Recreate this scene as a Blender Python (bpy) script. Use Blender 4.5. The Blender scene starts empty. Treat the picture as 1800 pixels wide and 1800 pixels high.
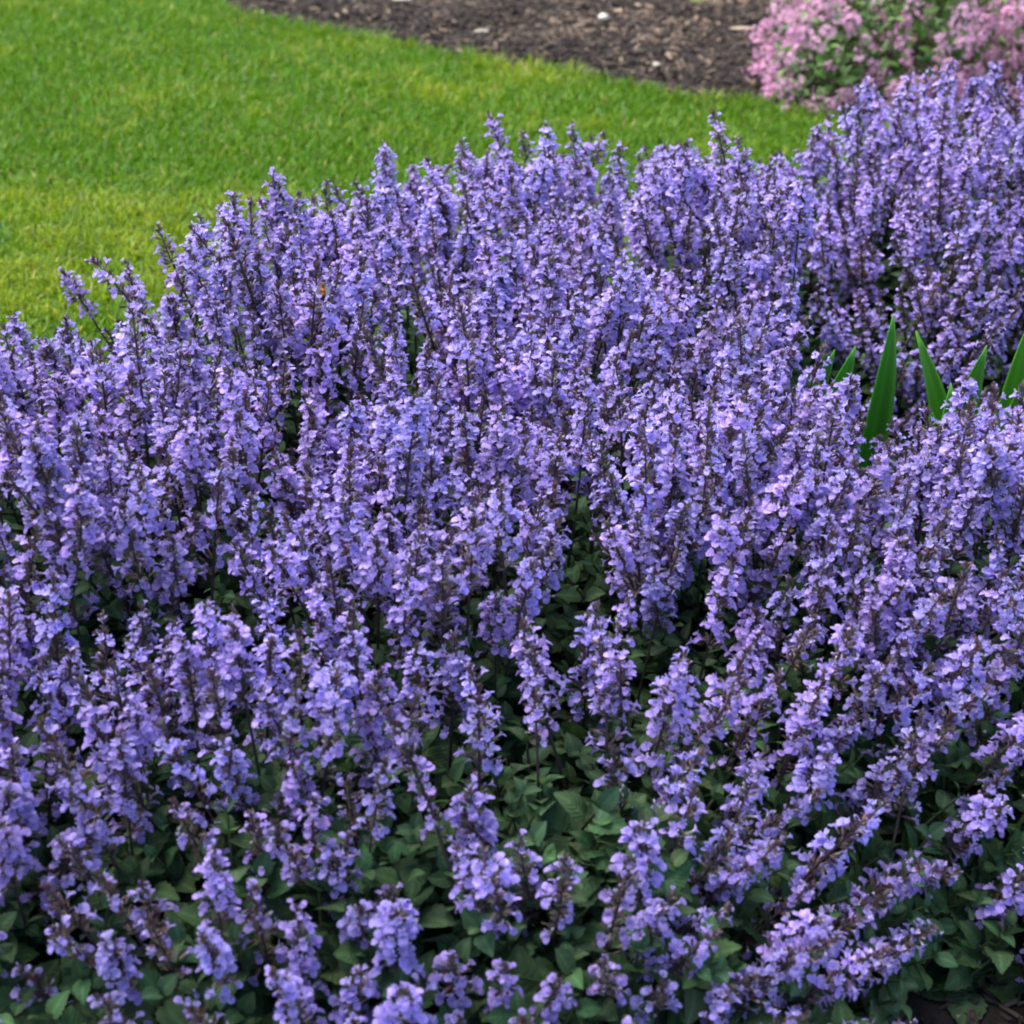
import bpy, math, random
import numpy as np
from mathutils import Vector, Quaternion

rng = np.random.default_rng(7)
random.seed(7)
scene = bpy.context.scene
COL = scene.collection
PI = math.pi

# ------------------------------------------------------------------ camera
cam_data = bpy.data.cameras.new("camera")
cam = bpy.data.objects.new("camera", cam_data)
COL.objects.link(cam)
cam.location = (0, 0, 1.35)
cam.rotation_euler = (math.radians(60.0), 0, 0)
cam_data.sensor_width = 36
cam_data.lens = 36 * 2944 / 1800
cam_data.clip_start = 0.05
cam_data.clip_end = 1000
cam_data.dof.use_dof = True
cam_data.dof.focus_distance = 2.15
cam_data.dof.aperture_fstop = 5.8
scene.camera = cam

# ------------------------------------------------------------------ light (soft overcast day)
SUN_EL, SUN_AZ = math.radians(64), math.radians(-66)     # azimuth from +Y (away from the camera), negative = left
world = bpy.data.worlds.new("World")
scene.world = world
world.use_nodes = True
wn = world.node_tree.nodes
bg = wn["Background"]
sky = wn.new("ShaderNodeTexSky")
sky.sky_type = 'NISHITA'
sky.sun_disc = False
sky.sun_elevation = SUN_EL
sky.sun_rotation = SUN_AZ
sky.dust_density = 3.0
sky.air_density = 0.8
world.node_tree.links.new(sky.outputs[0], bg.inputs[0])
bg.inputs[1].default_value = 0.13
sd = bpy.data.lights.new("sun", 'SUN')
sd.energy = 1.5
sd.angle = math.radians(45)
sd.color = (1.0, 0.975, 0.94)
sun = bpy.data.objects.new("sun", sd)
COL.objects.link(sun)
sdir = Vector((math.sin(SUN_AZ) * math.cos(SUN_EL), math.cos(SUN_AZ) * math.cos(SUN_EL), math.sin(SUN_EL)))
sun.rotation_euler = sdir.to_track_quat('Z', 'Y').to_euler()
sun.location = (-3, 4, 8)

scene.view_settings.view_transform = 'Standard'
scene.view_settings.look = 'None'
scene.view_settings.exposure = 1.88
scene.view_settings.gamma = 1
scene.view_settings.use_curve_mapping = False
scene.render.engine = 'CYCLES'
scene.cycles.max_bounces = 8
scene.cycles.diffuse_bounces = 6
scene.cycles.transmission_bounces = 4
scene.cycles.glossy_bounces = 2
scene.cycles.use_denoising = True
scene.cycles.filter_width = 1.9

# ------------------------------------------------------------------ helpers
def noise2(x, y, scale, seed):
    """smooth value noise in 0..1 on arrays"""
    r = np.random.default_rng(seed)
    T = r.random((64, 64))
    u = np.asarray(x) / scale + 1000; v = np.asarray(y) / scale + 1000
    i = np.floor(u).astype(int); j = np.floor(v).astype(int)
    fu = u - i; fv = v - j
    fu = fu * fu * (3 - 2 * fu); fv = fv * fv * (3 - 2 * fv)
    g = lambda a, b: T[a % 64, b % 64]
    return (g(i, j) * (1 - fu) + g(i + 1, j) * fu) * (1 - fv) + (g(i, j + 1) * (1 - fu) + g(i + 1, j + 1) * fu) * fv

class MB:
    """collects vertices, faces, vertex colours, uv-like coordinates and material slots"""
    def __init__(s):
        s.v = []; s.c = []; s.t = []; s.f = []; s.m = []; s.n = 0
    def add(s, V, F, C, T=None, m=0):
        V = np.asarray(V, float); k = len(V)
        C = np.asarray(C, float)
        if C.ndim == 1: C = np.tile(C, (k, 1))
        if T is None: T = np.zeros((k, 2))
        s.v.append(V); s.c.append(C); s.t.append(np.asarray(T, float))
        s.f.extend([tuple(int(q) + s.n for q in f) for f in F]); s.m.extend([m] * len(F)); s.n += k
    def arrays(s):
        return np.concatenate(s.v), s.f, np.concatenate(s.c), np.concatenate(s.t), s.m
    def mesh(s, name, mats, smooth=True):
        V, F, C, T, M = s.arrays()
        return mesh_from(name, V, F, C, T, M, mats, smooth)

def mesh_from(name, V, F, C, T, M, mats, smooth=True):
    """F: list of tuples, or an (n,4)/(n,3) array"""
    me = bpy.data.meshes.new(name)
    if isinstance(F, np.ndarray):
        n, k = F.shape
        lt = np.full(n, k, dtype=np.int32); flat = F.ravel().astype(np.int32)
    else:
        lt = np.fromiter((len(f) for f in F), dtype=np.int32)
        flat = np.fromiter((q for f in F for q in f), dtype=np.int32)
    ls = np.concatenate(([0], np.cumsum(lt)[:-1])).astype(np.int32)
    me.vertices.add(len(V)); me.loops.add(len(flat)); me.polygons.add(len(lt))
    me.vertices.foreach_set("co", np.asarray(V, np.float32).ravel())
    me.loops.foreach_set("vertex_index", flat)
    me.polygons.foreach_set("loop_start", ls)
    me.polygons.foreach_set("loop_total", lt)
    if M is not None and len(set(np.asarray(M).tolist())) > 1 or (M is not None and len(M) and max(M) > 0):
        me.polygons.foreach_set("material_index", np.asarray(M, np.int32))
    me.polygons.foreach_set("use_smooth", np.full(len(lt), smooth))
    me.update(calc_edges=True)
    ca = me.color_attributes.new("col", 'FLOAT_COLOR', 'POINT')
    ca.data.foreach_set("color", np.concatenate([C, np.ones((len(C), 1))], 1).astype(np.float32).ravel())
    if T is not None:
        uv = me.attributes.new("leafuv", 'FLOAT2', 'POINT')
        uv.data.foreach_set("vector", np.asarray(T, np.float32).ravel())
    for m in mats: me.materials.append(m)
    me.validate()
    return me

def link(name, data, parent=None):
    o = bpy.data.objects.new(name, data)
    COL.objects.link(o)
    if parent is not None: o.parent = parent
    return o

def tag(o, label=None, cat=None, group=None, kind=None):
    if label: o["label"] = label
    if cat: o["category"] = cat
    if group: o["group"] = group
    if kind: o["kind"] = kind
    return o

def empty(name, loc):
    o = link(name, None); o.location = loc; o.empty_display_size = 0.05
    return o

def rot_to(d, roll):
    return Vector(d).to_track_quat('Z', 'Y') @ Quaternion((0, 0, 1), roll)

def rotm(axis, ang):
    a = np.asarray(axis, float); a = a / np.linalg.norm(a)
    K = np.array([[0, -a[2], a[1]], [a[2], 0, -a[0]], [-a[1], a[0], 0]])
    return np.eye(3) + math.sin(ang) * K + (1 - math.cos(ang)) * K @ K

def frame(d, roll=0.0):
    """3x3 whose columns are x, y, z with z = d"""
    d = np.asarray(d, float); d = d / np.linalg.norm(d)
    h = np.array([0, 0, 1.]) if abs(d[2]) < .9 else np.array([1., 0, 0])
    x = np.cross(h, d); x /= np.linalg.norm(x); y = np.cross(d, x)
    c, s = math.cos(roll), math.sin(roll)
    return np.stack([x * c + y * s, -x * s + y * c, d], 1)

def tube(mb, pts, rad, col, n=5, m=0, cap=True):
    pts = np.asarray(pts, float); V = []; F = []
    for i, p in enumerate(pts):
        d = pts[min(i + 1, len(pts) - 1)] - pts[max(i - 1, 0)]
        R = frame(d)
        for k in range(n):
            a = 2 * PI * k / n
            V.append(p + rad[i] * (R[:, 0] * math.cos(a) + R[:, 1] * math.sin(a)))
    for i in range(len(pts) - 1):
        for k in range(n):
            F.append((i * n + k, i * n + (k + 1) % n, (i + 1) * n + (k + 1) % n, (i + 1) * n + k))
    if cap: F.append(tuple((len(pts) - 1) * n + k for k in range(n)))
    C = np.asarray(col, float)
    if C.ndim == 2: C = np.repeat(C, n, 0)
    mb.add(V, F, C, None, m)

# ------------------------------------------------------------------ materials
def mat_new(name):
    m = bpy.data.materials.new(name); m.use_nodes = True
    nt = m.node_tree; nt.nodes.clear()
    return m, nt, nt.nodes.new, nt.links.new

def organic(name, transl=0.3, rough=0.6, spec=0.3, hue=0.02, val=0.15, bump=None, tcol=(1, 1, 1)):
    m, nt, N, L = mat_new(name)
    out = N("ShaderNodeOutputMaterial"); att = N("ShaderNodeAttribute"); att.attribute_name = "col"
    oi = N("ShaderNodeObjectInfo"); hs = N("ShaderNodeHueSaturation")
    mr = N("ShaderNodeMapRange"); mr.inputs[3].default_value = .5 - hue; mr.inputs[4].default_value = .5 + hue
    mv = N("ShaderNodeMapRange"); mv.inputs[3].default_value = 1 - val; mv.inputs[4].default_value = 1 + val
    w = N("ShaderNodeTexWhiteNoise"); w.noise_dimensions = '1D'
    L(oi.outputs["Random"], mr.inputs[0]); L(oi.outputs["Random"], w.inputs["W"]); L(w.outputs["Value"], mv.inputs[0])
    L(att.outputs["Color"], hs.inputs["Color"]); L(mr.outputs[0], hs.inputs["Hue"]); L(mv.outputs[0], hs.inputs["Value"])
    p = N("ShaderNodeBsdfPrincipled"); L(hs.outputs[0], p.inputs["Base Color"])
    p.inputs["Roughness"].default_value = rough; p.inputs["Specular IOR Level"].default_value = spec
    t = N("ShaderNodeBsdfTranslucent")
    mx = N("ShaderNodeMixShader"); mx.inputs[0].default_value = transl
    tm = N("ShaderNodeMixRGB"); tm.blend_type = 'MULTIPLY'; tm.inputs[0].default_value = 1; tm.inputs[2].default_value = (*tcol, 1)
    L(hs.outputs[0], tm.inputs[1]); L(tm.outputs[0], t.inputs[0])
    L(p.outputs[0], mx.inputs[1]); L(t.outputs[0], mx.inputs[2]); L(mx.outputs[0], out.inputs[0])
    if bump == 'leaf':
        at = N("ShaderNodeAttribute"); at.attribute_name = "leafuv"
        sx = N("ShaderNodeSeparateXYZ"); L(at.outputs["Vector"], sx.inputs[0])
        ab = N("ShaderNodeMath"); ab.operation = 'ABSOLUTE'; L(sx.outputs[0], ab.inputs[0])
        k = N("ShaderNodeMath"); k.operation = 'MULTIPLY'; L(ab.outputs[0], k.inputs[0]); k.inputs[1].default_value = .35
        d = N("ShaderNodeMath"); d.operation = 'SUBTRACT'; L(sx.outputs[1], d.inputs[0]); L(k.outputs[0], d.inputs[1])
        f = N("ShaderNodeMath"); f.operation = 'MULTIPLY'; L(d.outputs[0], f.inputs[0]); f.inputs[1].default_value = 44
        s = N("ShaderNodeMath"); s.operation = 'SINE'; L(f.outputs[0], s.inputs[0])
        mid = N("ShaderNodeMapRange"); L(ab.outputs[0], mid.inputs[0]); mid.inputs[1].default_value = 0; mid.inputs[2].default_value = .08
        mid.inputs[3].default_value = -1.6; mid.inputs[4].default_value = 0
        a = N("ShaderNodeMath"); a.operation = 'ADD'; L(s.outputs[0], a.inputs[0]); L(mid.outputs[0], a.inputs[1])
        tc = N("ShaderNodeTexCoord"); nz = N("ShaderNodeTexNoise"); nz.inputs["Scale"].default_value = 260; L(tc.outputs["Object"], nz.inputs["Vector"])
        a2 = N("ShaderNodeMath"); a2.operation = 'ADD'; L(a.outputs[0], a2.inputs[0]); L(nz.outputs[0], a2.inputs[1])
        b = N("ShaderNodeBump"); b.inputs["Strength"].default_value = .30; b.inputs["Distance"].default_value = .0012
        L(a2.outputs[0], b.inputs["Height"]); L(b.outputs[0], p.inputs["Normal"])
    return m

M_PETAL = organic("petal", .42, .55, .15, .018, .20, tcol=(1.0, .95, 1.1))
M_GREEN = organic("calyx_and_stem", .12, .6, .25, .01, .2)
M_LEAF = organic("catmint_leaf", .16, .72, .2, .0, .0, bump='leaf', tcol=(1.1, 1.2, .5))
M_GRASS = organic("grass_blade", .38, .5, .25, 0, 0, tcol=(1.1, 1.1, .5))
M_PINK = organic("pink_petal", .35, .6, .15, 0, 0)
M_SLEAF = organic("shrub_leaf", .25, .5, .35, 0, 0, tcol=(1.2, 1.2, .5))
M_STRAP = organic("strap_leaf", .28, .42, .4, .01, .1, tcol=(1.2, 1.2, .4))
M_CHIP = organic("wood_chip", 0, .85, .2, 0, 0)

def soil_mat(name, c1, c2, scale):
    m, nt, N, L = mat_new(name)
    out = N("ShaderNodeOutputMaterial"); p = N("ShaderNodeBsdfPrincipled"); tc = N("ShaderNodeTexCoord")
    n1 = N("ShaderNodeTexNoise"); n1.inputs["Scale"].default_value = scale; n1.inputs["Detail"].default_value = 8; n1.inputs["Roughness"].default_value = .7
    cr = N("ShaderNodeValToRGB"); cr.color_ramp.elements[0].position = .35; cr.color_ramp.elements[1].position = .7
    cr.color_ramp.elements[0].color = (*c1, 1); cr.color_ramp.elements[1].color = (*c2, 1)
    b = N("ShaderNodeBump"); b.inputs["Strength"].default_value = .9; b.inputs["Distance"].default_value = .02
    L(tc.outputs["Object"], n1.inputs["Vector"]); L(n1.outputs[0], cr.inputs[0]); L(cr.outputs[0], p.inputs["Base Color"])
    L(n1.outputs[0], b.inputs["Height"]); L(b.outputs[0], p.inputs["Normal"])
    p.inputs["Roughness"].default_value = .95; p.inputs["Specular IOR Level"].default_value = .15
    L(p.outputs[0], out.inputs[0])
    return m
M_SOIL = soil_mat("garden_soil", (.014, .011, .009), (.055, .043, .036), 38)
M_TURF = soil_mat("turf_soil", (.03, .05, .008), (.09, .12, .02), 60)

# ------------------------------------------------------------------ ground, lawn sheet, mulch bed
g = 400.0
ground = link("ground", mesh_from("ground", [(-g, -g, 0), (g, -g, 0), (g, g, 0), (-g, g, 0)], [(0, 1, 2, 3)],
                                  np.full((4, 3), .05), None, None, [M_SOIL], False))
tag(ground, kind="structure")

EDGE = np.array([(-30, 13.5), (-6, 9.6), (-3, 7.7), (-1.6, 6.55), (-1.02, 5.86), (-.92, 5.54), (-.66, 5.34), (-.36, 5.14), (0, 4.87), (.16, 4.81), (.32, 4.67),
                 (.44, 4.57), (.62, 4.5), (.9, 4.36), (1.3, 4.2), (2.4, 3.9)])
EDGE_L = np.concatenate([EDGE[:, 0]]), EDGE[:, 1]
def lawn_far(x): return np.interp(x, EDGE[:, 0], EDGE[:, 1])
BACK = np.array([(-30, 1.0), (-3, 1.0), (-1.3, 1.55), (-1.0, 1.85), (-.71, 2.1), (-.43, 2.4), (-.22, 2.72), (.05, 2.88), (.39, 2.95), (.65, 3.16), (1.0, 3.3), (2.4, 3.5)])
def lawn_near(x): return np.interp(x, BACK[:, 0], BACK[:, 1]) - .02
xs = np.unique(np.concatenate([EDGE[:, 0], BACK[:, 0], np.linspace(-3, 2.4, 60)]))
wob = .018 * (noise2(xs, 0 * xs, .11, 5) - .5) * 2
V = []; F = []
for i, x in enumerate(xs):
    V += [(x, lawn_near(x), .022), (x, lawn_far(x) + wob[i], .022), (x, lawn_far(x) + wob[i] + .012, .001)]
for i in range(len(xs) - 1):
    a = i * 3
    F += [(a, a + 3, a + 4, a + 1), (a + 1, a + 4, a + 5, a + 2)]
lawn = link("lawn", mesh_from("lawn", V, F, np.full((len(V), 3), .1), None, None, [M_TURF], False))
tag(lawn, kind="structure")

nx, ny = 210, 150
gx = np.linspace(-1.6, 3.2, nx); gy = np.linspace(3.9, 8.6, ny)
X, Y = np.meshgrid(gx, gy)
Z = .006 + .035 * noise2(X, Y, .22, 11) + .018 * noise2(X, Y, .07, 12) + .008 * noise2(X, Y, .03, 13)
d = Y - lawn_far(X)
Z = np.where(d < .05, -.01, Z * np.clip((d - .02) / .25, .15, 1))
ii = np.arange(nx * ny).reshape(ny, nx)
Fq = np.stack([ii[:-1, :-1].ravel(), ii[:-1, 1:].ravel(), ii[1:, 1:].ravel(), ii[1:, :-1].ravel()], 1)
mulch = link("mulch_bed", mesh_from("mulch_bed", np.stack([X.ravel(), Y.ravel(), Z.ravel()], 1), Fq, np.full((nx * ny, 3), .04), None, None, [M_SOIL], True))
tag(mulch, kind="structure")

# ------------------------------------------------------------------ bark chips of the mulch (nobody could count them)
def chips(n, xr, yr, zf, keep, tan, smin, smax, seed):
    r = np.random.default_rng(seed)
    x = r.uniform(*xr, n); y = r.uniform(*yr, n)
    k = keep(x, y, r.random(n)); x = x[k]; y = y[k]; n = len(x)
    ln = r.uniform(smin, smax, n) ** 1.0; wd = ln * r.uniform(.12, .35, n); th = r.uniform(.0012, .004, n)
    yaw = r.uniform(0, 2 * PI, n); pit = r.normal(0, .28, n)
    ax = np.stack([np.cos(yaw) * np.cos(pit), np.sin(yaw) * np.cos(pit), np.sin(pit)], 1)
    sd_ = np.stack([-np.sin(yaw), np.cos(yaw), r.normal(0, .35, n)], 1); sd_ /= np.linalg.norm(sd_, axis=1)[:, None]
    up = np.cross(ax, sd_)
    c = np.stack([x, y, zf(x, y) + th * .5 + r.uniform(0, .006, n)], 1)
    corner = np.array([(-1, -1, -1), (1, -1, -1), (1, 1, -1), (-1, 1, -1), (-1, -1, 1), (1, -1, 1), (1, 1, 1), (-1, 1, 1)]) * .5
    jit = 1 + r.uniform(-.45, .3, (n, 8))
    V = c[:, None] + ax[:, None] * (corner[None, :, 0] * jit * ln[:, None])[..., None] + sd_[:, None] * (corner[None, :, 1] * jit[:, ::-1] * wd[:, None])[..., None] + up[:, None] * (corner[None, :, 2] * th[:, None])[..., None]
    F = np.array([(0, 3, 2, 1), (4, 5, 6, 7), (0, 1, 5, 4), (1, 2, 6, 5), (2, 3, 7, 6), (3, 0, 4, 7)])
    F = (F[None] + (np.arange(n) * 8)[:, None, None]).reshape(-1, 4)
    dark = np.array([.031, .025, .022]); tanc = np.array([.26, .19, .125])
    t = np.clip(tan(x, y) * r.random(n) ** 1.6 + r.random(n) ** 9 * .9, 0, 1)[:, None]
    C = (dark * (1 - t) + tanc * t) * r.uniform(.55, 1.5, (n, 1))
    return V.reshape(-1, 3), F, np.repeat(C, 8, 0)

def mz(x, y):
    z = .006 + .035 * noise2(x, y, .22, 11) + .018 * noise2(x, y, .07, 12) + .008 * noise2(x, y, .03, 13)
    return z * np.clip((y - lawn_far(x) - .02) / .25, .15, 1)
a = chips(60000, (-1.3, 2.6), (4.2, 7.9), mz, lambda x, y, r: y > lawn_far(x) + .04 + .04 * r,
          lambda x, y: .08 + .95 * np.clip((y - 5.12 + .7 * (noise2(x, y, .4, 3) - .5)) / .35, 0, 1) * (.25 + .75 * np.clip((x + .1) / .5, 0, 1)) * noise2(x, y, .14, 4) + .5 * (noise2(x, y, .08, 9) > .8), .010, .036, 21)
b = chips(16000, (-1.3, 1.3), (.9, 1.7), lambda x, y: 0 * x, lambda x, y, r: r > .2, lambda x, y: .03 + 0 * x, .004, .026, 22)
c_ = chips(1600, (.35, 1.3), (2.05, 2.6), lambda x, y: 0 * x, lambda x, y, r: r > .1, lambda x, y: .1 + 0 * x, .008, .03, 23)
V = np.concatenate([a[0], b[0], c_[0]]); F = np.concatenate([a[1], b[1] + len(a[0]), c_[1] + len(a[0]) + len(b[0])]); C = np.concatenate([a[2], b[2], c_[2]])
ch = link("bark_mulch", mesh_from("bark_mulch", V, F, C, None, None, [M_CHIP], False))
tag(ch, "dark shredded bark mulch covering the bare bed", kind="stuff")

# ------------------------------------------------------------------ grass of the lawn
def make_grass(n, seed):
    r = np.random.default_rng(seed)
    y = 1.7 + (6.7 - 1.7) * r.random(n) ** 1.0
    dep = y * .866 + 1.3 * .5
    x = r.uniform(-1, 1, n) * (.306 * dep + .22)
    k = (y > lawn_near(x) - .06) & (y < lawn_far(x) + .018 * r.random(n) + .012 * np.sin(x * 40) * r.random(n)) & (x < 1.25)
    x = x[k]; y = y[k]; n = len(x)
    big = noise2(x * .6, y, .40, 31) * .55 + noise2(x, y, .17, 32) * .45
    fine = noise2(x, y, .055, 33) * .5 + noise2(x, y, .022, 34) * .5
    edge = np.clip(1 - (lawn_far(x) - y) / .09, 0, 1)
    h = (.023 + .019 * r.random(n)) * (.7 + .3 * big + .4 * fine) * (1 + .45 * edge)
    w = r.uniform(.0014, .0034, n)
    yaw = r.uniform(0, 2 * PI, n); lean = np.abs(r.normal(.55, .34, n)); ly = yaw + r.normal(0, .5, n)
    dirx = np.cos(ly) * np.sin(lean); diry = np.sin(ly) * np.sin(lean); dz = np.cos(lean)
    px, py = -np.sin(yaw), np.cos(yaw)
    b0 = np.stack([x, y, np.full(n, .021)], 1)
    side = np.stack([px * w, py * w, 0 * w], 1)
    D = np.stack([dirx, diry, dz], 1)
    mid = b0 + D * (h * .55)[:, None] + np.array([0, 0, 1]) * (h * .08)[:, None]
    tip = b0 + D * h[:, None] * np.stack([1.25 * np.ones(n), 1.25 * np.ones(n), .92 * np.ones(n)], 1)
    V = np.stack([b0 - side, b0 + side, mid + side * .8, mid - side * .8, tip + side * .12, tip - side * .12], 1)
    F = np.array([(0, 1, 2, 3), (3, 2, 4, 5)])
    F = (F[None] + (np.arange(n) * 6)[:, None, None]).reshape(-1, 4)
    green = np.array([.095, .215, .007]); lime = np.array([.26, .335, .022]); straw = np.array([.46, .42, .12]); blue = np.array([.14, .29, .07])
    t = np.clip((big - .45) * 2.3 + 1.3 * (fine - .5) + r.normal(0, .2, n), 0, 1)[:, None]
    C = green * (1 - t) + lime * t
    s = (r.random(n) < .03 + .08 * np.clip(fine - .5, 0, 1) * 2 * big)[:, None]
    C = np.where(s, straw * r.uniform(.6, 1.1, (n, 1)), C)
    q = (r.random(n) < .06)[:, None]
    C = np.where(q, blue, C) * r.uniform(.75, 1.3, (n, 1))
    C6 = np.repeat(C, 6, 0)
    return V.reshape(-1, 3), F, C6
V, F, C = make_grass(300000, 41)
gr = link("grass", mesh_from("grass", V, F, C, None, None, [M_GRASS], True))
tag(gr, "short bright green lawn grass with yellowish patches", kind="stuff")

# ------------------------------------------------------------------ templates: leaf
def leaf_template(rows, cols, ln, wd, droop, fold, crenate=True, seed=0):
    r = random.Random(seed)
    V = []; T = []
    for i in range(rows + 1):
        s = i / rows
        w = wd * .5 * (math.sin(PI * min(1, s * .93 + .07) ** .72)) ** .85
        if i == 0: w = wd * .13
        if i == rows: w = .0006
        if crenate and 0 < i < rows: w *= 1.06 if i % 2 else .93
        z0 = -droop * ln * s * s + .10 * ln * s
        for j in range(cols + 1):
            u = -1 + 2 * j / cols
            back = -.10 * ln * abs(u) * (1 - s) ** 4           # heart-shaped base
            V.append((ln * s * (1 - .15 * droop * s) + back + .008, u * w, z0 + fold * abs(u) * w + (r.random() - .5) * .0016))
            T.append((u, s))
    F = []
    for i in range(rows):
        for j in range(cols):
            a = i * (cols + 1) + j
            F.append((a, a + cols + 1, a + cols + 2, a + 1))
    return np.array(V), F, np.array(T)

def leaf_cols(r, T, tone):
    base = np.array([.044, .086, .036]) * tone
    base = base * np.array([1 + r.uniform(-.12, .2), 1 + r.uniform(-.06, .12), 1 + r.uniform(-.15, .15)])
    mid = np.exp(-(T[:, 0] / .13) ** 2)[:, None]
    return base * (1 + .55 * mid)

LEAF_HI = [leaf_template(12, 6, .046, .036, dr, fo, True, k) for k, (dr, fo) in enumerate([(.2, .25), (.38, .12), (.1, .4), (.5, .2)])]
LEAF_LO = [leaf_template(5, 2, .046, .036, dr, fo, False, k) for k, (dr, fo) in enumerate([(.2, .3), (.4, .15)])]

def shoot(hi, seed, nodes=6, gap=.02):
    """a leafy shoot, top at the origin, going down local -z"""
    r = random.Random(seed); mb = MB()
    L = LEAF_HI if hi else LEAF_LO
    for k in range(nodes):
        z = -k * gap * r.uniform(.8, 1.2)
        size = (.34 + .66 * min(1, k / 3.0)) * r.uniform(.8, 1.15)
        for side in (0, 1):
            yaw = k * PI / 2 + side * PI + r.uniform(-.35, .35)
            V, F, T = r.choice(L)
            pitch = (.95 - .28 * k) * r.uniform(.6, 1.2)
            R = rotm((0, 0, 1), yaw) @ rotm((0, 1, 0), -pitch) @ rotm((1, 0, 0), r.uniform(-.4, .4))
            P = (V * size) @ R.T + np.array([0, 0, z])
            tone = r.uniform(.75, 1.25) * (1.25 if k < 2 else 1)
            mb.add(P, F, leaf_cols(r, T, tone), T)
    tube(mb, [(0, 0, .0), (.001, .001, -.05), (0, 0, -.16)], [.0012, .0016, .002], (.06, .08, .035), 4)
    return mb.arrays()
SHOOT_HI = [shoot(True, 100 + k) for k in range(10)]
SHOOT_LO = [shoot(False, 200 + k, 5) for k in range(6)]

# ------------------------------------------------------------------ templates: catmint floret and flower spike
def floret(r, tone, age):
    """axis +x out of the stem, +z up; returns the petal piece and the calyx piece"""
    petal = MB(); cal = MB()
    base = np.array([.445, .35, .78]) * tone
    deep = np.array([.27, .175, .55]) * tone
    pale = np.array([.66, .58, .84]) * min(tone, 1.12)
    n = 5
    purple = np.array([.125, .075, .105]); grey = np.array([.17, .15, .12])
    cc = purple * (1 - age) + np.array([.15, .085, .04]) * age if r.random() < .75 else grey
    cc = cc * r.uniform(.7, 1.5)
    # calyx: ribbed tube with five pointed teeth
    V = []; F = []
    for (x, rad) in ((.001, .0011), (.0055, .0019), (.0095, .0018)):
        for k in range(n):
            an = 2 * PI * k / n
            V.append((x, rad * math.cos(an), rad * math.sin(an)))
    for i in range(2):
        for k in range(n): F.append((i * n + k, i * n + (k + 1) % n, (i + 1) * n + (k + 1) % n, (i + 1) * n + k))
    for k in range(n):
        an = 2 * PI * (k + .5) / n
        V.append((.0132, .0026 * math.cos(an), .0026 * math.sin(an)))
        F.append((2 * n + k, 2 * n + (k + 1) % n, 3 * n + k))
    cal.add(V, F, cc)
    # corolla tube
    V = []; F = []
    L0 = .0165 * r.uniform(.9, 1.15)
    for (x, rad, z) in ((.008, .0012, 0), (.0125, .0014, .0006), (L0, .0028, .0012)):
        for k in range(n):
            an = 2 * PI * k / n
            V.append((x, rad * math.cos(an), z + rad * math.sin(an)))
    for i in range(2):
        for k in range(n): F.append((i * n + k, i * n + (k + 1) % n, (i + 1) * n + (k + 1) % n, (i + 1) * n + k))
    petal.add(V, F, pale * .75 + base * .25)
    # lower lip: broad, cupped, notched and frilled middle lobe
    rows, cols = 4, 6
    open_ = r.uniform(.75, 1.0); lw = .0062 * r.uniform(.82, 1.12); ll = .0092 * r.uniform(.85, 1.1)
    V = []; C = []
    sag = r.uniform(.5, 1.35)
    for i in range(rows + 1):
        s = i / rows
        wid = (.0026 + (lw - .0026) * math.sin(PI * .5 * min(1, s * 1.45))) * open_
        if i == rows: wid *= .8
        ang = .25 + sag * s
        cx = L0 + ll * (math.sin(ang) - math.sin(.25)) / max(sag, .3) * 1.0
        cz = -.0006 - ll * (math.cos(.25) - math.cos(ang)) / max(sag, .3) - .0015 * s
        for j in range(cols + 1):
            u = -1 + 2 * j / cols
            notch = -.0014 * math.exp(-(u / .25) ** 2) * (s == 1)
            round_ = -.0022 * u * u * s
            cup = .0026 * u * u * s * open_
            fr = (r.random() - .5) * .0010 * s
            V.append((cx + notch + round_ + fr, u * wid, cz + cup + (r.random() - .5) * .0009 * s))
            thr = math.exp(-(s / .35) ** 2) * math.exp(-(u / .7) ** 2)
            spot = .6 * (r.random() < .16) * (s < .7)
            k = min(1, thr * .75 + spot)
            e = .25 * s * abs(u)
            C.append((base * (1 - k) + deep * k) * (1 - e) + pale * e)
    F = [(i * (cols + 1) + j, (i + 1) * (cols + 1) + j, (i + 1) * (cols + 1) + j + 1, i * (cols + 1) + j + 1) for i in range(rows) for j in range(cols)]
    petal.add(V, F, C)
    # two small side lobes and the two-lobed upper lip
    for sgn in (-1, 1):
        V = [(L0 - .001, sgn * .0024, -.0006), (L0 - .0005, sgn * .0024, .0022), (L0 + .0018, sgn * .0058, .0016), (L0 + .0024, sgn * .0054, -.0016)]
        petal.add(V, [(0, 1, 2, 3)], [base * .9, base, pale, base])
        V = [(L0 - .0015, 0, .0036), (L0 - .001, sgn * .0024, .0026), (L0 + .0010, sgn * .0042, .0058), (L0 + .0022, sgn * .0030, .0086), (L0 + .0020, sgn * .0008, .0078), (L0, 0, .0058)]
        petal.add(V, [(0, 1, 2, 5), (5, 2, 3, 4)], [base, base, pale, pale, pale, base])
    return petal.arrays(), cal.arrays()

def bud(r):
    """closed calyx with a pale bud poking out"""
    mb = MB()
    c = np.array([.62, .58, .72]) if r.random() < .5 else np.array([.36, .28, .70])
    l = r.uniform(.010, .016)
    tube(mb, [(.006, 0, 0), (l - .002, 0, .0004), (l + .001, 0, .0006), (l + .003, 0, .0006)], [.0012, .0020, .0021, .0008], c, 5)
    return mb.arrays()

POOL = []
_r = random.Random(5)
for k in range(46):
    age = _r.random() ** 3
    POOL.append((floret(_r, _r.uniform(.82, 1.22), age)))
BUDS = [bud(_r) for k in range(6)]

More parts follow.
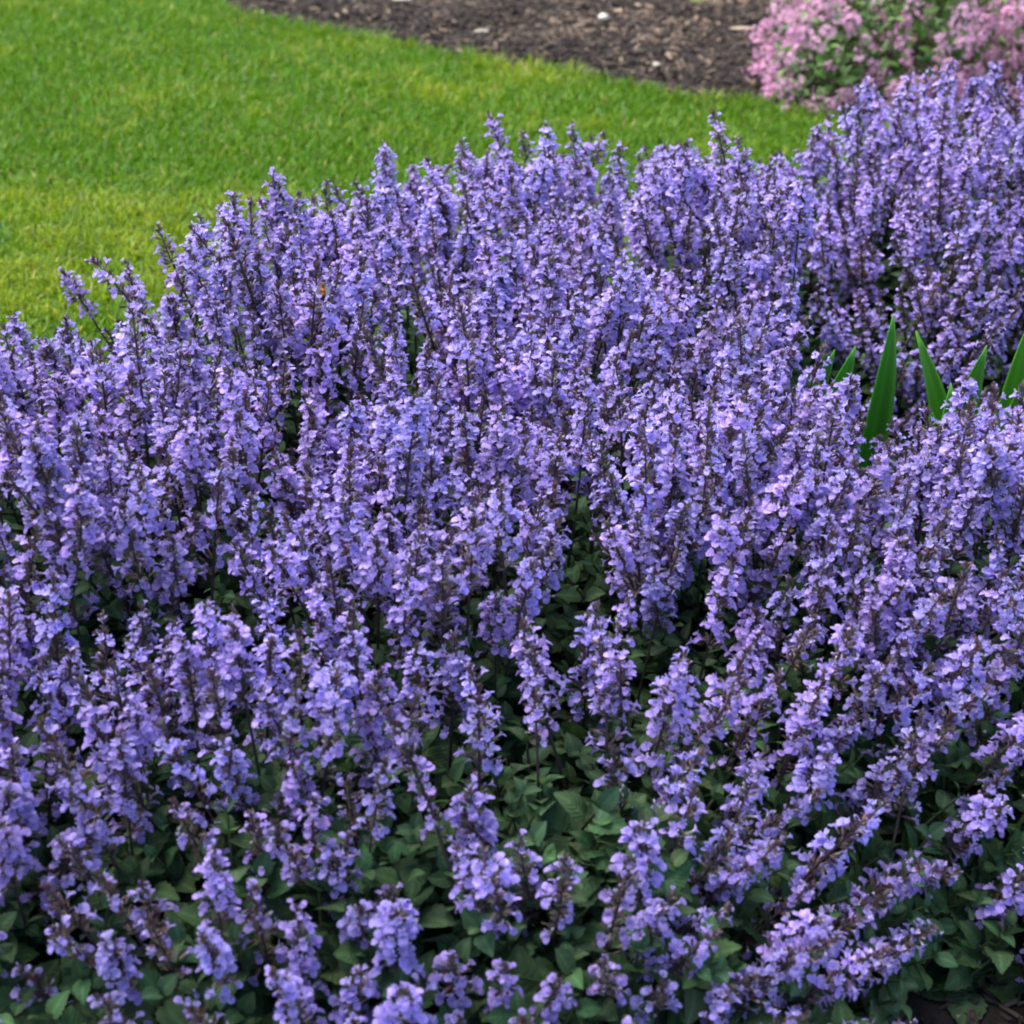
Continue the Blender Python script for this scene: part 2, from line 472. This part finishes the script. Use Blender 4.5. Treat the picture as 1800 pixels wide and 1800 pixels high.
def spike(seed, L, whorls, fill, spent, taper):
    """flower spike, tip at the origin, going down local -z to -L"""
    r = random.Random(seed); mb = MB()
    zs = []; z = -.010
    for w in range(whorls):
        zs.append(z)
        step = .0115 + .012 * (w / whorls) ** 1.1
        if w >= whorls - 2: step *= r.uniform(1.2, 1.9)
        z -= step * r.uniform(.85, 1.15)
    sc = L / abs(zs[-1] - .004)
    zs = [q * min(sc, 1.25) for q in zs]
    for w, z in enumerate(zs):
        t = w / max(1, whorls - 1)
        size = (.62 + .38 * min(1, t / .35))
        nf = int(round((4 + 6.6 * min(1, t / .4)) * fill * r.uniform(.75, 1.2)))
        if w == 0: nf = max(1, nf - 2)
        nb = int(round((8 - 2 * t) * r.uniform(.7, 1.2)))
        yaw0 = r.random() * 2 * PI
        # two opposite cymes make each whorl
        items = [('f', k) for k in range(nf)] + [('c', k) for k in range(nb)]
        for kind, k in items:
            side = (k % 2) * PI
            yaw = yaw0 + side + r.gauss(0, .62)
            if kind == 'f' and r.random() < spent: kind = 'c'
            if kind == 'f':
                pitch = r.gauss(.30 + .35 * (1 - t), .33)
            else:
                pitch = r.gauss(.55 + .4 * (1 - t), .3)
            out = r.uniform(.0, .0125) * (.4 + .6 * t)
            R = rotm((0, 0, 1), yaw) @ rotm((0, 1, 0), -pitch) @ rotm((1, 0, 0), r.gauss(0, .35))
            s = .77 * size * r.uniform(.82, 1.18) * (1.0 if kind == 'f' else .9)
            off = R @ np.array([out, 0, 0]) + np.array([0, 0, z + r.gauss(0, .0045 + .003 * t)])
            pet, cal = r.choice(POOL)
            V, F, C, T, m = cal
            if spent > .35: C = C * .45 + np.array([.15, .085, .045]) * .75
            mb.add((V * s) @ R.T + off, F, C * r.uniform(.8, 1.3), None, 1)
            if kind == 'f':
                V, F, C, T, m = pet
                mb.add((V * s) @ R.T + off, F, np.minimum(C * r.uniform(.85, 1.15), .95), None, 0)
            elif r.random() < .22:
                V, F, C, T, m = r.choice(BUDS)
                mb.add((V * s) @ R.T + off, F, C, None, 0)
        # small bract pair
        for sd2 in (0, PI):
            V, F, T = LEAF_LO[0]
            R = rotm((0, 0, 1), yaw0 + PI / 2 + sd2) @ rotm((0, 1, 0), -.4)
            mb.add((V * (.10 + .16 * t)) @ R.T + np.array([0, 0, z - .004]), F, (.07, .065, .055), None, 1)
    # bud tuft at the top
    for k in range(9):
        yaw = r.random() * 2 * PI
        pet, cal = r.choice(POOL)
        V, F, C, T, m = cal
        R = rotm((0, 0, 1), yaw) @ rotm((0, 1, 0), -r.uniform(.7, 1.4))
        mb.add((V * .62) @ R.T + np.array([0, 0, -.008 + r.uniform(-.003, .004)]), F, C * 1.1, None, 1)
    return mb

def stem_mesh(seed, bend):
    r = random.Random(seed); mb = MB()
    pts = [(bend * (z / .34) ** 2, 0, z) for z in (-.002, -.05, -.11, -.18, -.26, -.34)]
    cols = [(.09, .05, .075), (.08, .045, .06), (.07, .045, .05), (.05, .045, .03), (.05, .06, .03), (.05, .06, .03)]
    tube(mb, pts, [.0009, .0014, .0017, .0019, .0021, .0022], cols, 5)
    for k, z in enumerate((-.175, -.205, -.24)):
        for sd2 in (0, 1):
            V, F, T = r.choice(LEAF_HI)
            R = rotm((0, 0, 1), k * PI / 2 + sd2 * PI + r.uniform(-.3, .3)) @ rotm((0, 1, 0), -r.uniform(.1, .7)) @ rotm((1, 0, 0), r.uniform(-.3, .3))
            s = (.42, .62, .8)[k] * r.uniform(.85, 1.1)
            mb.add((V * s) @ R.T + np.array([bend * (z / .34) ** 2, 0, z]), F, leaf_cols(r, T, 1.1), T, 1)
    return mb

BENDS = (.0, .03, .05, .075, -.03)
def bent(mb, i):
    for V in mb.v: V[:, 0] += BENDS[i] * (V[:, 2] / .34) ** 2
    return mb.mesh("flower_spike", [M_PETAL, M_GREEN]), i
SPIKES = []
for k in range(40):
    rr = random.Random(900 + k)
    SPIKES.append(bent(spike(300 + k, rr.uniform(.08, .175), rr.choice((6, 7, 8, 8, 9)), rr.uniform(.7, 1.2), rr.choice((0, .05, .1, .2)), 1), k % 5))
SPARSE = [bent(spike(500 + k, .13, 7, .62, .25, 1), k % 5) for k in range(8)]
SPENT = [bent(spike(600 + k, .10, 6, .5, .62, 1), k % 5) for k in range(5)]
STEMS = [stem_mesh(700 + k, b_).mesh("flower_stem", [M_GREEN, M_LEAF]) for k, b_ in enumerate(BENDS)]

# ------------------------------------------------------------------ catmint border: canopy shape
MAIN = np.array([(-1.35, 1.02), (-1.35, 1.45), (-1.0, 1.83), (-.71, 2.09), (-.43, 2.38), (-.22, 2.70), (.05, 2.84), (.39, 2.90), (.47, 2.62), (.43, 2.35), (.41, 2.12), (.45, 1.97),
                 (.6, 2.02), (.9, 1.99), (1.15, 1.9), (1.15, 1.27), (.74, 1.22), (.60, 1.20), (.53, 1.31), (.45, 1.29), (.38, 1.14), (.2, 1.05), (0, 1.03), (-.5, 1.02)])
REAR = np.array([(.47, 2.62), (.39, 2.90), (.65, 3.14), (.9, 3.24), (1.45, 3.3), (1.45, 2.5), (1.0, 2.42), (.75, 2.38), (.6, 2.42), (.52, 2.5)])
FRONT_MAIN = np.array([(1.15, 1.27), (.74, 1.22), (.60, 1.20), (.53, 1.31), (.45, 1.29), (.38, 1.14), (.2, 1.05), (0, 1.03), (-.5, 1.02), (-1.35, 1.02)])
FRONT_REAR = np.array([(1.45, 2.5), (1.0, 2.42), (.75, 2.38), (.6, 2.42), (.52, 2.5), (.47, 2.62)])
def inside(P, x, y):
    c = False; n = len(P)
    for i in range(n):
        x1, y1 = P[i]; x2, y2 = P[(i + 1) % n]
        if (y1 > y) != (y2 > y) and x < (x2 - x1) * (y - y1) / (y2 - y1) + x1: c = not c
    return c
def near(P, x, y, closed=False):
    """distance to a polyline and the unit vector from its nearest point to (x, y)"""
    best = (9, (0, 1)); n = len(P)
    for i in range(n if closed else n - 1):
        a = P[i]; b = P[(i + 1) % n]; ab = b - a
        t = max(0, min(1, np.dot((x - a[0], y - a[1]), ab) / np.dot(ab, ab)))
        q = a + ab * t; dd = math.hypot(x - q[0], y - q[1])
        if dd < best[0]: best = (dd, ((x - q[0]) / (dd + 1e-9), (y - q[1]) / (dd + 1e-9)))
    return best

PLANTS = [  # x, y, radius, height, label
    (-.66, 1.33, .30, .40, "catmint plant at the bottom left corner, packed with violet flowers over a dark leafy base"),
    (-.25, 1.30, .28, .40, "catmint plant at the bottom edge, just left of the dark leafy gap"),
    (.10, 1.32, .27, .38, "catmint plant with broad dark green leaves showing between few flowers, bottom middle"),
    (.46, 1.50, .28, .41, "catmint plant leaning right above the bare soil at the bottom right"),
    (.86, 1.45, .30, .40, "catmint plant cut by the right edge beside the bare soil patch"),
    (-.92, 1.66, .30, .57, "catmint plant cut by the left edge, in front of the lawn"),
    (-.50, 1.76, .28, .485, "catmint plant with tall spikes against the lawn at left, second from the left edge"),
    (-.12, 1.72, .27, .43, "catmint plant in the picture's middle, a dense dome of spikes above the leafy gap"),
    (.26, 1.78, .26, .43, "catmint plant with dark slanting stems just right of the middle of the picture"),
    (.68, 1.78, .27, .43, "catmint plant in front of the green strap leaves at the right"),
    (-.33, 2.20, .26, .49, "catmint plant with the honeybee on it, its tall spikes rising before the lawn"),
    (.06, 2.18, .26, .44, "catmint plant behind the middle dome and right of the plant with the bee"),
    (.00, 2.62, .27, .445, "catmint plant whose tall spikes stand highest against the middle of the lawn"),
    (.32, 2.55, .26, .455, "catmint plant next to the dark hollow, between the lawn and the rear row"),
    (.64, 2.72, .27, .46, "rear catmint plant behind the dark hollow and the tall strap leaf, below the pink shrub"),
    (1.02, 2.72, .28, .44, "rear catmint plant at the right edge behind the strap leaves"),
    (.72, 3.06, .24, .465, "farthest catmint plant, its spikes overlapping the lower left pink flowers"),
    (1.12, 3.12, .28, .465, "farthest catmint plant at the right edge, in front of the pink shrub in the corner"),
]
PC = np.array([(p[0], p[1]) for p in PLANTS])
roots = []
for (x, y, R_, h_, lab) in PLANTS:
    t = empty("catmint_plant", (x, y, 0))
    tag(t, lab, "catmint", "catmint plants of the flower border")
    roots.append(t)

def canopy(x, y, k):
    """tip height and lean vector of the border at a place, for plant k"""
    px, py, R_, h_, _l = PLANTS[k]
    fr = FRONT_REAR if k >= 14 else FRONT_MAIN
    df, nf = near(fr, x, y)
    s = min(1, df / .40)
    rel = min(1.2, math.hypot(x - px, y - py) / R_)
    z = h_ * (.36 + .64 * s ** .66) - .045 * rel ** 2 + .012 * max(0, min(1, (y - 1.6) / .5))
    lean = np.array([(x - px) / R_ * .30, (y - py) / R_ * .26]) + np.array([-nf[0] * .8 + .16 * max(0, x - .15) / .4, -nf[1] * .22]) * (1 - s) ** 1.1 + np.array([.27 * max(0, min(1, (x - .1) / .5)) * max(0, min(1, (2.0 - y) / .5)), 0])
    return z, lean, s

def density(x, y):
    p = 1.0
    q = lambda cx, cy, rx, ry: math.exp(-(((x - cx) / rx) ** 2 + ((y - cy) / ry) ** 2))
    p -= .90 * q(.06, 1.35, .18, .18)
    p -= .30 * q(.24, 1.52, .10, .10)
    p -= .15 * q(.62, 1.99, .14, .06)
    p -= .9 * q(-.50, 2.18, .05, .13)
    p -= .9 * q(.52, 2.50, .06, .10)
    p -= .95 * q(-.235, 1.46, .05, .045)
    p -= .18 * q(.44, 1.34, .18, .15)
    p -= .35 * q(-.28, 1.22, .10, .16)
    p -= .10 * q(-.3, 1.1, .4, .07)
    return max(0, p)

pts = []
cell = {}
def try_add(x, y, rad):
    i, j = int(math.floor(x / .05)), int(math.floor(y / .05))
    for a in range(i - 4, i + 5):
        for b in range(j - 4, j + 5):
            for q in cell.get((a, b), ()):
                if (q[0] - x) ** 2 + (q[1] - y) ** 2 < rad * rad: return False
    cell.setdefault((i, j), []).append((x, y)); return True
rp = random.Random(17)
count = [0] * len(PLANTS)
for trial in range(60000):
    x = rp.uniform(-1.35, 1.45); y = rp.uniform(1.0, 3.35)
    if abs(x) > .306 * (y * .866 + .47) + .13: continue
    m = inside(MAIN, x, y); b = (not m) and inside(REAR, x, y)
    if not (m or b): continue
    den = density(x, y)
    if den < .06: continue
    if not try_add(x, y, .0345 / math.sqrt(den)): continue
    dd = (PC[:, 0] - x) ** 2 + (PC[:, 1] - y) ** 2
    if m: dd[14:] = 9
    else: dd[:14] = 9
    k = int(np.argmin(dd))
    if count[k] >= 100: continue
    count[k] += 1
    pts.append((x, y, k))

for (x, y, k) in pts:
    px, py, R_, h_, _l = PLANTS[k]
    z, lean, s = canopy(x, y, k)
    z += rp.gauss(0, .026)
    if y > 1.6: z += (.05 if y < 2.0 else .08) * (float(noise2(np.array([x]), np.array([y]), .13, 71)[0]) - .5)
    for (bx, by, br, bh) in ((-.53, 2.16, .045, .06), (-.72, 1.98, .04, .05), (-.41, 2.33, .06, .06), (-.22, 2.62, .045, .07), (-.04, 2.76, .04, .035), (.07, 2.78, .035, .04), (.22, 2.8, .035, .04), (-.12, 2.72, .04, -.04), (-.32, 2.50, .035, -.03)):
        z += bh * math.exp(-((x - bx) ** 2 + (y - by) ** 2) / br ** 2)
    if rp.random() < .05 and y > 1.6: z += rp.uniform(.02, .045)
    if x > .45 and y > 1.86 and k < 14: z -= .03
    z = max(z, .07)
    sg = .13 if rp.random() > .1 else .34
    lx = lean[0] + rp.gauss(0, sg); ly = lean[1] + rp.gauss(0, sg)
    dv = Vector((lx, ly, 1)).normalized()
    pick = rp.random()
    if s < .75 and pick < .09: me = rp.choice(SPENT)
    elif pick < .32: me = rp.choice(SPARSE)
    else: me = rp.choice(SPIKES)
    me, bi = me
    o = link("flower_spike", me, roots[k])
    o.location = (x - px, y - py, z)
    o.rotation_mode = 'QUATERNION'
    o.rotation_quaternion = rot_to(dv, rp.uniform(0, 2 * PI))
    sc = rp.uniform(.78, 1.12)
    o.scale = (sc, sc, sc * rp.uniform(.95, 1.12))
    link("stem", STEMS[bi], o)

# leaves of every plant: leafy shoots merged into one mesh per plant
ra = random.Random(23)
for k, (px, py, R_, h_, _l) in enumerate(PLANTS):
    frontrow = k <= 4
    sh = SHOOT_HI if (k <= 9 or k in (14,)) else SHOOT_LO
    want = 330 if frontrow else (190 if k <= 9 else 170)
    Vs = []; Fs = []; Cs = []; Ts = []; n0 = 0; tries = 0; got = 0
    while got < want and tries < want * 30:
        tries += 1
        x = px + ra.gauss(0, R_ * .62); y = py + ra.gauss(0, R_ * .62)
        dd = (PC[:, 0] - x) ** 2 + (PC[:, 1] - y) ** 2
        if int(np.argmin(dd)) != k and ra.random() < .8: continue
        if not (inside(MAIN, x, y) if k < 14 else inside(REAR, x, y)): continue
        z, lean, s = canopy(x, y, k)
        f = ra.uniform(.30, .60) if not frontrow else ra.uniform(.22, .74) * (1.0 if s < .8 else .85)
        zt = max(.03, z * f)
        dv = np.array([lean[0] * 1.15 + ra.gauss(0, .3), lean[1] * 1.15 + ra.gauss(0, .3), 1])
        R3 = frame(dv, ra.uniform(0, 2 * PI)); sc = ra.uniform(.9, 1.6) if frontrow else ra.uniform(.8, 1.15)
        V, F, C, T, M = ra.choice(sh)
        P = (V * sc) @ R3.T + np.array([x - px, y - py, zt])
        P[:, 2] = np.maximum(P[:, 2], .004 + .004 * ra.random())
        Vs.append(P); Fs.append([tuple(q + n0 for q in f_) for f_ in F]); Cs.append(C * ra.uniform(.8, 1.2)); Ts.append(T); n0 += len(V); got += 1
    me = mesh_from("foliage", np.concatenate(Vs), [f_ for q in Fs for f_ in q], np.concatenate(Cs), np.concatenate(Ts), None, [M_LEAF], True)
    link("foliage", me, roots[k])

# ------------------------------------------------------------------ strap-leaved plants between the two rows
def strap_leaf(parent, base, tip, bulge, width, fold, seed):
    """lance-shaped blade from base to tip (relative to the parent), bowed along 'bulge'"""
    r = random.Random(seed); base, tip, bulge = map(np.array, (base, tip, bulge))
    rows, cols = 16, 6; V = []; C = []; T = []
    ax = tip - base; side = np.cross(ax, np.array([0.15, -1., .2])); side = side / np.linalg.norm(side)
    nrm = np.cross(side, ax); nrm /= np.linalg.norm(nrm); bend = r.uniform(.012, .03) * r.choice((-1, 1))
    for i in range(rows + 1):
        s = i / rows
        c = base + ax * s + bulge * math.sin(PI * s) + side * (bend * s ** 3) - nrm * (.012 * s ** 4)
        w = width * .5 * (.35 + .65 * math.sin(PI * min(1, s * .8 + .12))) * (1 - max(0, (s - .66) / .34) ** 2.3) ** .8 * 1.12 + .0003
        for j in range(cols + 1):
            u = -1 + 2 * j / cols
            V.append(c + side * (u * w) + nrm * (fold * abs(u) ** 1.3 * w))
            k = .9 + .12 * math.cos(u * 19) + .25 * (abs(u) < .1) + .5 * (abs(u) > .9)
            C.append(np.array([.080, .27, .022]) * k * (.85 + .3 * s))
            T.append((u, s))
    F = [(i * (cols + 1) + j, i * (cols + 1) + j + 1, (i + 1) * (cols + 1) + j + 1, (i + 1) * (cols + 1) + j) for i in range(rows) for j in range(cols)]
    o = link("leaf", mesh_from("leaf", np.array(V), F, np.array(C), np.array(T), None, [M_STRAP], True), parent)
    sol = o.modifiers.new("thickness", 'SOLIDIFY'); sol.thickness = .0007
    return o
tp = empty("strap_leaf_plant", (.50, 2.14, 0))
tag(tp, "green strap-leaved plant with one tall upright leaf beside the dark hollow", "plant", "strap-leaved plants between the catmint rows")
strap_leaf(tp, (-.01, 0, 0), (.05, .02, .415), (.0, 0, .0), .034, .6, 1)
strap_leaf(tp, (-.03, .01, 0), (.012, .0, .375), (-.05, .0, 0), .042, .35, 2)
strap_leaf(tp, (-.03, .02, 0), (-.035, -.03, .385), (-.06, 0, 0), .040, .4, 3)
strap_leaf(tp, (0.01, -.02, 0), (.10, -.06, .30), (.03, 0, .04), .034, .4, 4)
tp = empty("strap_leaf_plant", (.635, 2.12, 0))
tag(tp, "green strap-leaved plant with broad blades second from the right edge", "plant", "strap-leaved plants between the catmint rows")
strap_leaf(tp, (.0, 0, 0), (.005, .0, .385), (-.015, 0, 0), .044, .35, 5)
strap_leaf(tp, (.01, -.01, 0), (-.005, -.05, .355), (-.03, -.03, .02), .034, .4, 6)
strap_leaf(tp, (.0, 0, 0), (-.05, .03, .40), (.02, 0, .0), .03, .4, 7)
tp = empty("strap_leaf_plant", (.735, 2.15, 0))
tag(tp, "green strap-leaved plant cut by the right edge of the picture", "plant", "strap-leaved plants between the catmint rows")
strap_leaf(tp, (.0, 0, 0), (-.015, .02, .41), (-.015, 0, 0), .040, .4, 8)
strap_leaf(tp, (.0, -.01, 0), (-.005, -.03, .40), (-.03, 0, 0), .034, .4, 9)
strap_leaf(tp, (.01, -.01, 0), (.05, -.05, .43), (.0, 0, .03), .036, .3, 10)
strap_leaf(tp, (.0, -.02, 0), (.0, -.09, .37), (.0, -.02, .03), .03, .4, 11)

# ------------------------------------------------------------------ pink shrubs
def cluster(seed, pinkness):
    """rounded cluster of five-petalled pink florets, 4 cm across"""
    r = random.Random(seed); mb = MB()
    for k in range(11):
        a = k * 2.4; t = math.sqrt((k + .5) / 11) * 1.15
        d = np.array([math.sin(t) * math.cos(a), math.sin(t) * math.sin(a), math.cos(t)])
        R = frame(d + np.array([r.gauss(0, .15), r.gauss(0, .15), 0]), r.random() * 6)
        c = d * .018 * np.array([1.4, 1.0, .6]) + np.array([r.gauss(0, .009), r.gauss(0, .008), r.gauss(0, .006)])
        base = np.array([.66, .32, .50]) * (1 - pinkness) + np.array([.72, .51, .61]) * pinkness
        base = base * r.uniform(.85, 1.1)
        for p in range(5):
            an = p * 2 * PI / 5; w = .42
            pt = lambda rr, aa, z: c + R @ np.array([rr * math.cos(aa), rr * math.sin(aa), z])
            V = [c, pt(.0045, an - w, .0012), pt(.0078, an - w * .7, .0022 + r.uniform(-.0015, .001)), pt(.0078, an + w * .7, .0022 + r.uniform(-.0015, .001)), pt(.0045, an + w, .0012)]
            mb.add(V, [(0, 1, 2, 3, 4)], [base * .75, base, np.minimum(base * 1.08, .9), np.minimum(base * 1.08, .9), base])
    return mb.arrays()

def small_leaf():
    V, F, T = leaf_template(4, 2, .026, .011, .25, .35, False, 3)
    return V, F, T
SL = small_leaf()

def pink_shrub(loc, rx, ry, h, ncl, nlf, label, seed, paleside):
    r = random.Random(seed)
    root = empty("flowering_shrub", loc)
    tag(root, label, "shrub", "pink flowering shrubs beyond the border")
    CL = [cluster(seed * 10 + k, k / 5) for k in range(6)]
    fl = MB(); fo = MB(); st = MB()
    def surf(u, v):      # u azimuth, v 0 top..1 rim
        lump = 1 + .16 * math.sin(3 * u + seed) * v + .10 * math.sin(7 * u + 2 * seed)
        th = v * PI * .56
        return np.array([rx * lump * math.sin(th) * math.cos(u), ry * lump * math.sin(th) * math.sin(u), h * (.10 + .9 * max(0, math.cos(th * .93)) * (1 + .10 * math.sin(5 * u + 9 * v)))])
    for k in range(ncl):
        u = r.uniform(0, 2 * PI); v = r.random() ** .55
        if (math.sin(u * 4 + 3 * v + seed) + math.sin(9 * v + 2 * u)) > .9 and r.random() < .5: continue
        p = surf(u, v) * r.uniform(.88, 1.06)
        nrm = np.array([p[0] / rx, p[1] / ry, .55 + .4 * (1 - v)])
        R = frame(nrm + np.array([r.gauss(0, .35), r.gauss(0, .35), r.gauss(0, .2)]), r.random() * 6)
        pl = min(5, max(0, int(paleside * 5 + 2.2 * (p[2] / h) + r.gauss(0, .8) - 1)))
        V, F, C, T, m = CL[pl]
        fl.add((V * r.uniform(.5, 1.25)) @ R.T + p, F, C)
    for k in range(nlf):
        u = r.uniform(0, 2 * PI); v = r.random() ** .55
        p = surf(u, v) * r.uniform(.55, 1.03)
        nrm = np.array([p[0] / rx, p[1] / ry, .7])
        R = frame(nrm + np.array([r.gauss(0, .5), r.gauss(0, .5), r.gauss(0, .4)]), r.random() * 6)
        V, F, T = SL
        q = r.random()
        cc = np.array([.035, .10, .018]) * (1 - q) + np.array([.10, .20, .03]) * q
        fo.add((V * r.uniform(.8, 1.5)) @ R.T + p, F, cc * r.uniform(.7, 1.2), T)
    for k in range(26):
        p = surf(r.uniform(0, 2 * PI), r.random() ** .5) * .95
        mid = p * .45 + np.array([0, 0, h * .14])
        tube(st, [(r.gauss(0, .02), r.gauss(0, .02), 0), mid, p], [.004, .003, .0015], (.09, .06, .04), 5)
    link("blossoms", fl.mesh("blossoms", [M_PINK]), root)
    link("foliage", fo.mesh("foliage", [M_SLEAF]), root)
    link("stems", st.mesh("stems", [M_CHIP]), root)
    return root
pink_shrub((1.11, 4.72, 0), .40, .36, .44, 860, 3000, "low shrub covered in pale pink blossoms at the edge of the mulch and lawn", 3, .35)
pink_shrub((1.70, 4.60, 0), .42, .36, .44, 900, 3200, "leafier shrub with brighter pink blossoms at the top right corner", 8, .0)
pink_shrub((1.42, 5.45, 0), .36, .32, .50, 560, 3000, "leafy green shrub with scattered pink blossoms behind the two pinker shrubs", 5, .3)

# ------------------------------------------------------------------ small things on the mulch and the border
def blob(name, loc, rx, ry, rz, col, seed, matx=None):
    r = np.random.default_rng(seed); mb = MB()
    n, k = 7, 10; V = []; F = []
    for i in range(n + 1):
        th = PI * i / n
        for j in range(k):
            a = 2 * PI * j / k; q = 1 + .16 * (r.random() - .5) * (0 < i < n)
            V.append((rx * q * math.sin(th) * math.cos(a), ry * q * math.sin(th) * math.sin(a), rz * math.cos(th) * q + rz * .8))
    for i in range(n):
        for j in range(k): F.append((i * k + j, (i + 1) * k + j, (i + 1) * k + (j + 1) % k, i * k + (j + 1) % k))
    mb.add(V, F, col)
    o = link(name, mb.mesh(name, [matx or M_CHIP])); o.location = loc
    return o
def at_mulch(x, y): return (x, y, float(mz(np.array([x]), np.array([y]))[0]))
tag(blob("pebble", at_mulch(.29, 5.38), .017, .015, .013, (.62, .58, .48), 1), "round whitish pebble lying on the dark mulch", "pebble")
tag(blob("wood_flake", at_mulch(-.09, 5.30), .030, .009, .006, (.42, .38, .28), 2), "long pale wood flake on the mulch near the lawn edge", "wood chip")
tag(blob("wood_flake", at_mulch(.72, 5.28), .042, .012, .007, (.36, .29, .20), 4), "long tan wood flake on the mulch near the pink shrubs", "wood chip")
tag(blob("wood_flake", at_mulch(-.36, 5.62), .035, .022, .009, (.38, .34, .26), 6), "broad tan wood flake on the mulch at the top edge", "wood chip")
tag(blob("wood_flake", at_mulch(.42, 4.86), .012, .026, .006, (.36, .33, .25), 7), "small pale wood flake on the mulch just beyond the lawn corner", "wood chip")
def seedling(loc, label, seed):
    r = random.Random(seed); mb = MB()
    for k in range(7):
        V, F, T = SL
        R = rotm((0, 0, 1), k * 2.4) @ rotm((0, 1, 0), -r.uniform(.2, .9))
        mb.add((V * r.uniform(.9, 1.4)) @ R.T + np.array([0, 0, .012]), F, (.26, .36, .03), T)
    tube(mb, [(0, 0, -.005), (0, 0, .014)], [.0015, .0012], (.15, .2, .05), 4)
    o = link("seedling", mb.mesh("seedling", [M_SLEAF])); o.location = loc
    tag(o, label, "seedling", "weed seedlings in the mulch")
seedling(at_mulch(.61, 5.62), "yellow green seedling alone in the mulch", 1)
seedling(at_mulch(.80, 5.66), "yellow green seedling in the mulch next to the pale pink shrub", 2)

# honeybee on a spike
bee = empty("honeybee", (-.2455, 2.0310, .515))
bee.rotation_euler = (math.radians(66), math.radians(8), math.radians(6))
bee.scale = (1.15, 1.15, 1.15)
tag(bee, "honeybee with an orange abdomen clinging to a violet spike", "bee")
def ell(name, c, rx, ry, rz, colf, parent, matx):
    mb = MB(); n, k = 10, 12; V = []; C = []; F = []
    for i in range(n + 1):
        th = PI * i / n
        for j in range(k):
            a = 2 * PI * j / k
            V.append((c[0] + rx * math.sin(th) * math.cos(a), c[1] + ry * math.cos(th), c[2] + rz * math.sin(th) * math.sin(a))); C.append(colf(i / n))
    for i in range(n):
        for j in range(k): F.append((i * k + j, i * k + (j + 1) % k, (i + 1) * k + (j + 1) % k, (i + 1) * k + j))
    mb.add(V, F, C)
    return link(name, mb.mesh(name, [matx]), parent)
ell("abdomen", (0, -.0075, 0), .0040, .0075, .0038, lambda s: (.55, .20, .025) if s < .35 or .45 < s < .6 or .7 < s < .78 else (.05, .025, .012), bee, M_CHIP)
ell("thorax", (0, .0025, .0005), .0034, .0036, .0032, lambda s: (.16, .09, .035), bee, M_CHIP)
ell("head", (0, .0068, -.0004), .0024, .0019, .0022, lambda s: (.03, .022, .018), bee, M_CHIP)
for sg in (-1, 1):
    mb = MB()
    mb.add([(sg * .001, .003, .003), (sg * .0065, .0005, .0045), (sg * .0082, -.006, .0046), (sg * .0062, -.0095, .0042), (sg * .003, -.006, .004)], [(0, 1, 2, 3, 4)], (.4, .38, .34))
    link("wing", mb.mesh("wing", [M_PETAL]), bee)
    mb = MB()
    for ly in (.004, .0015, -.001):
        tube(mb, [(sg * .002, ly, -.002), (sg * .0055, ly + .0005, -.003), (sg * .0065, ly - .0015, -.007)], [.0005, .0005, .0003], (.03, .02, .015), 4)
    link("legs", mb.mesh("legs", [M_CHIP]), bee)

# unseen tree added behind the camera so its crown darkens the near plants
tree = empty("added_shade_tree", (-.9, -2.3, 0))
tag(tree, "unseen leafy tree added behind the viewpoint to shade the near plants", "tree")
rt = np.random.default_rng(77)
mb = MB()
tube(mb, [(0, 0, -.05), (.02, .02, .6), (-.02, .06, 1.5), (.05, .15, 2.4), (.1, .4, 3.2), (.2, .9, 4.0)], [.19, .15, .13, .11, .08, .03], (.10, .075, .055), 10)
for k in range(9):
    a = k * 2.4; e = np.array([-.5 + 1.9 * math.cos(a), 2.4 + 1.5 * math.sin(a), 3.3 + .5 * math.sin(k * 1.7)])
    b0 = np.array([.05, .2, 2.2 + .1 * k])
    tube(mb, [b0, b0 * .5 + e * .5 + np.array([0, 0, .15]), e], [.055, .035, .008], (.10, .075, .055), 6)
link("trunk", mb.mesh("trunk", [M_CHIP]), tree)
n = 11000
u = rt.normal(size=(n, 3)); u /= np.linalg.norm(u, axis=1)[:, None]
rad = rt.random(n) ** .45
lump = .75 + .35 * noise2(u[:, 0] * 3 + u[:, 2] * 2, u[:, 1] * 3, .8, 61)
P = np.array([-.6, 2.35, 3.7]) + u * (rad * lump)[:, None] * np.array([2.9, 2.0, 1.1])
a1 = rt.normal(size=(n, 3)); a1 /= np.linalg.norm(a1, axis=1)[:, None]
a2 = np.cross(a1, rt.normal(size=(n, 3))); a2 /= np.linalg.norm(a2, axis=1)[:, None]
V = np.stack([P - a1 * .075, P + a2 * .042 - a1 * .01, P + a1 * .08, P - a2 * .042 - a1 * .01], 1).reshape(-1, 3)
F = np.arange(4 * n).reshape(n, 4)
C = np.repeat(np.array([.05, .115, .025]) * rt.uniform(.7, 1.4, (n, 1)), 4, 0)
link("crown", mesh_from("crown", V, F, C, None, None, [M_SLEAF], False), tree)
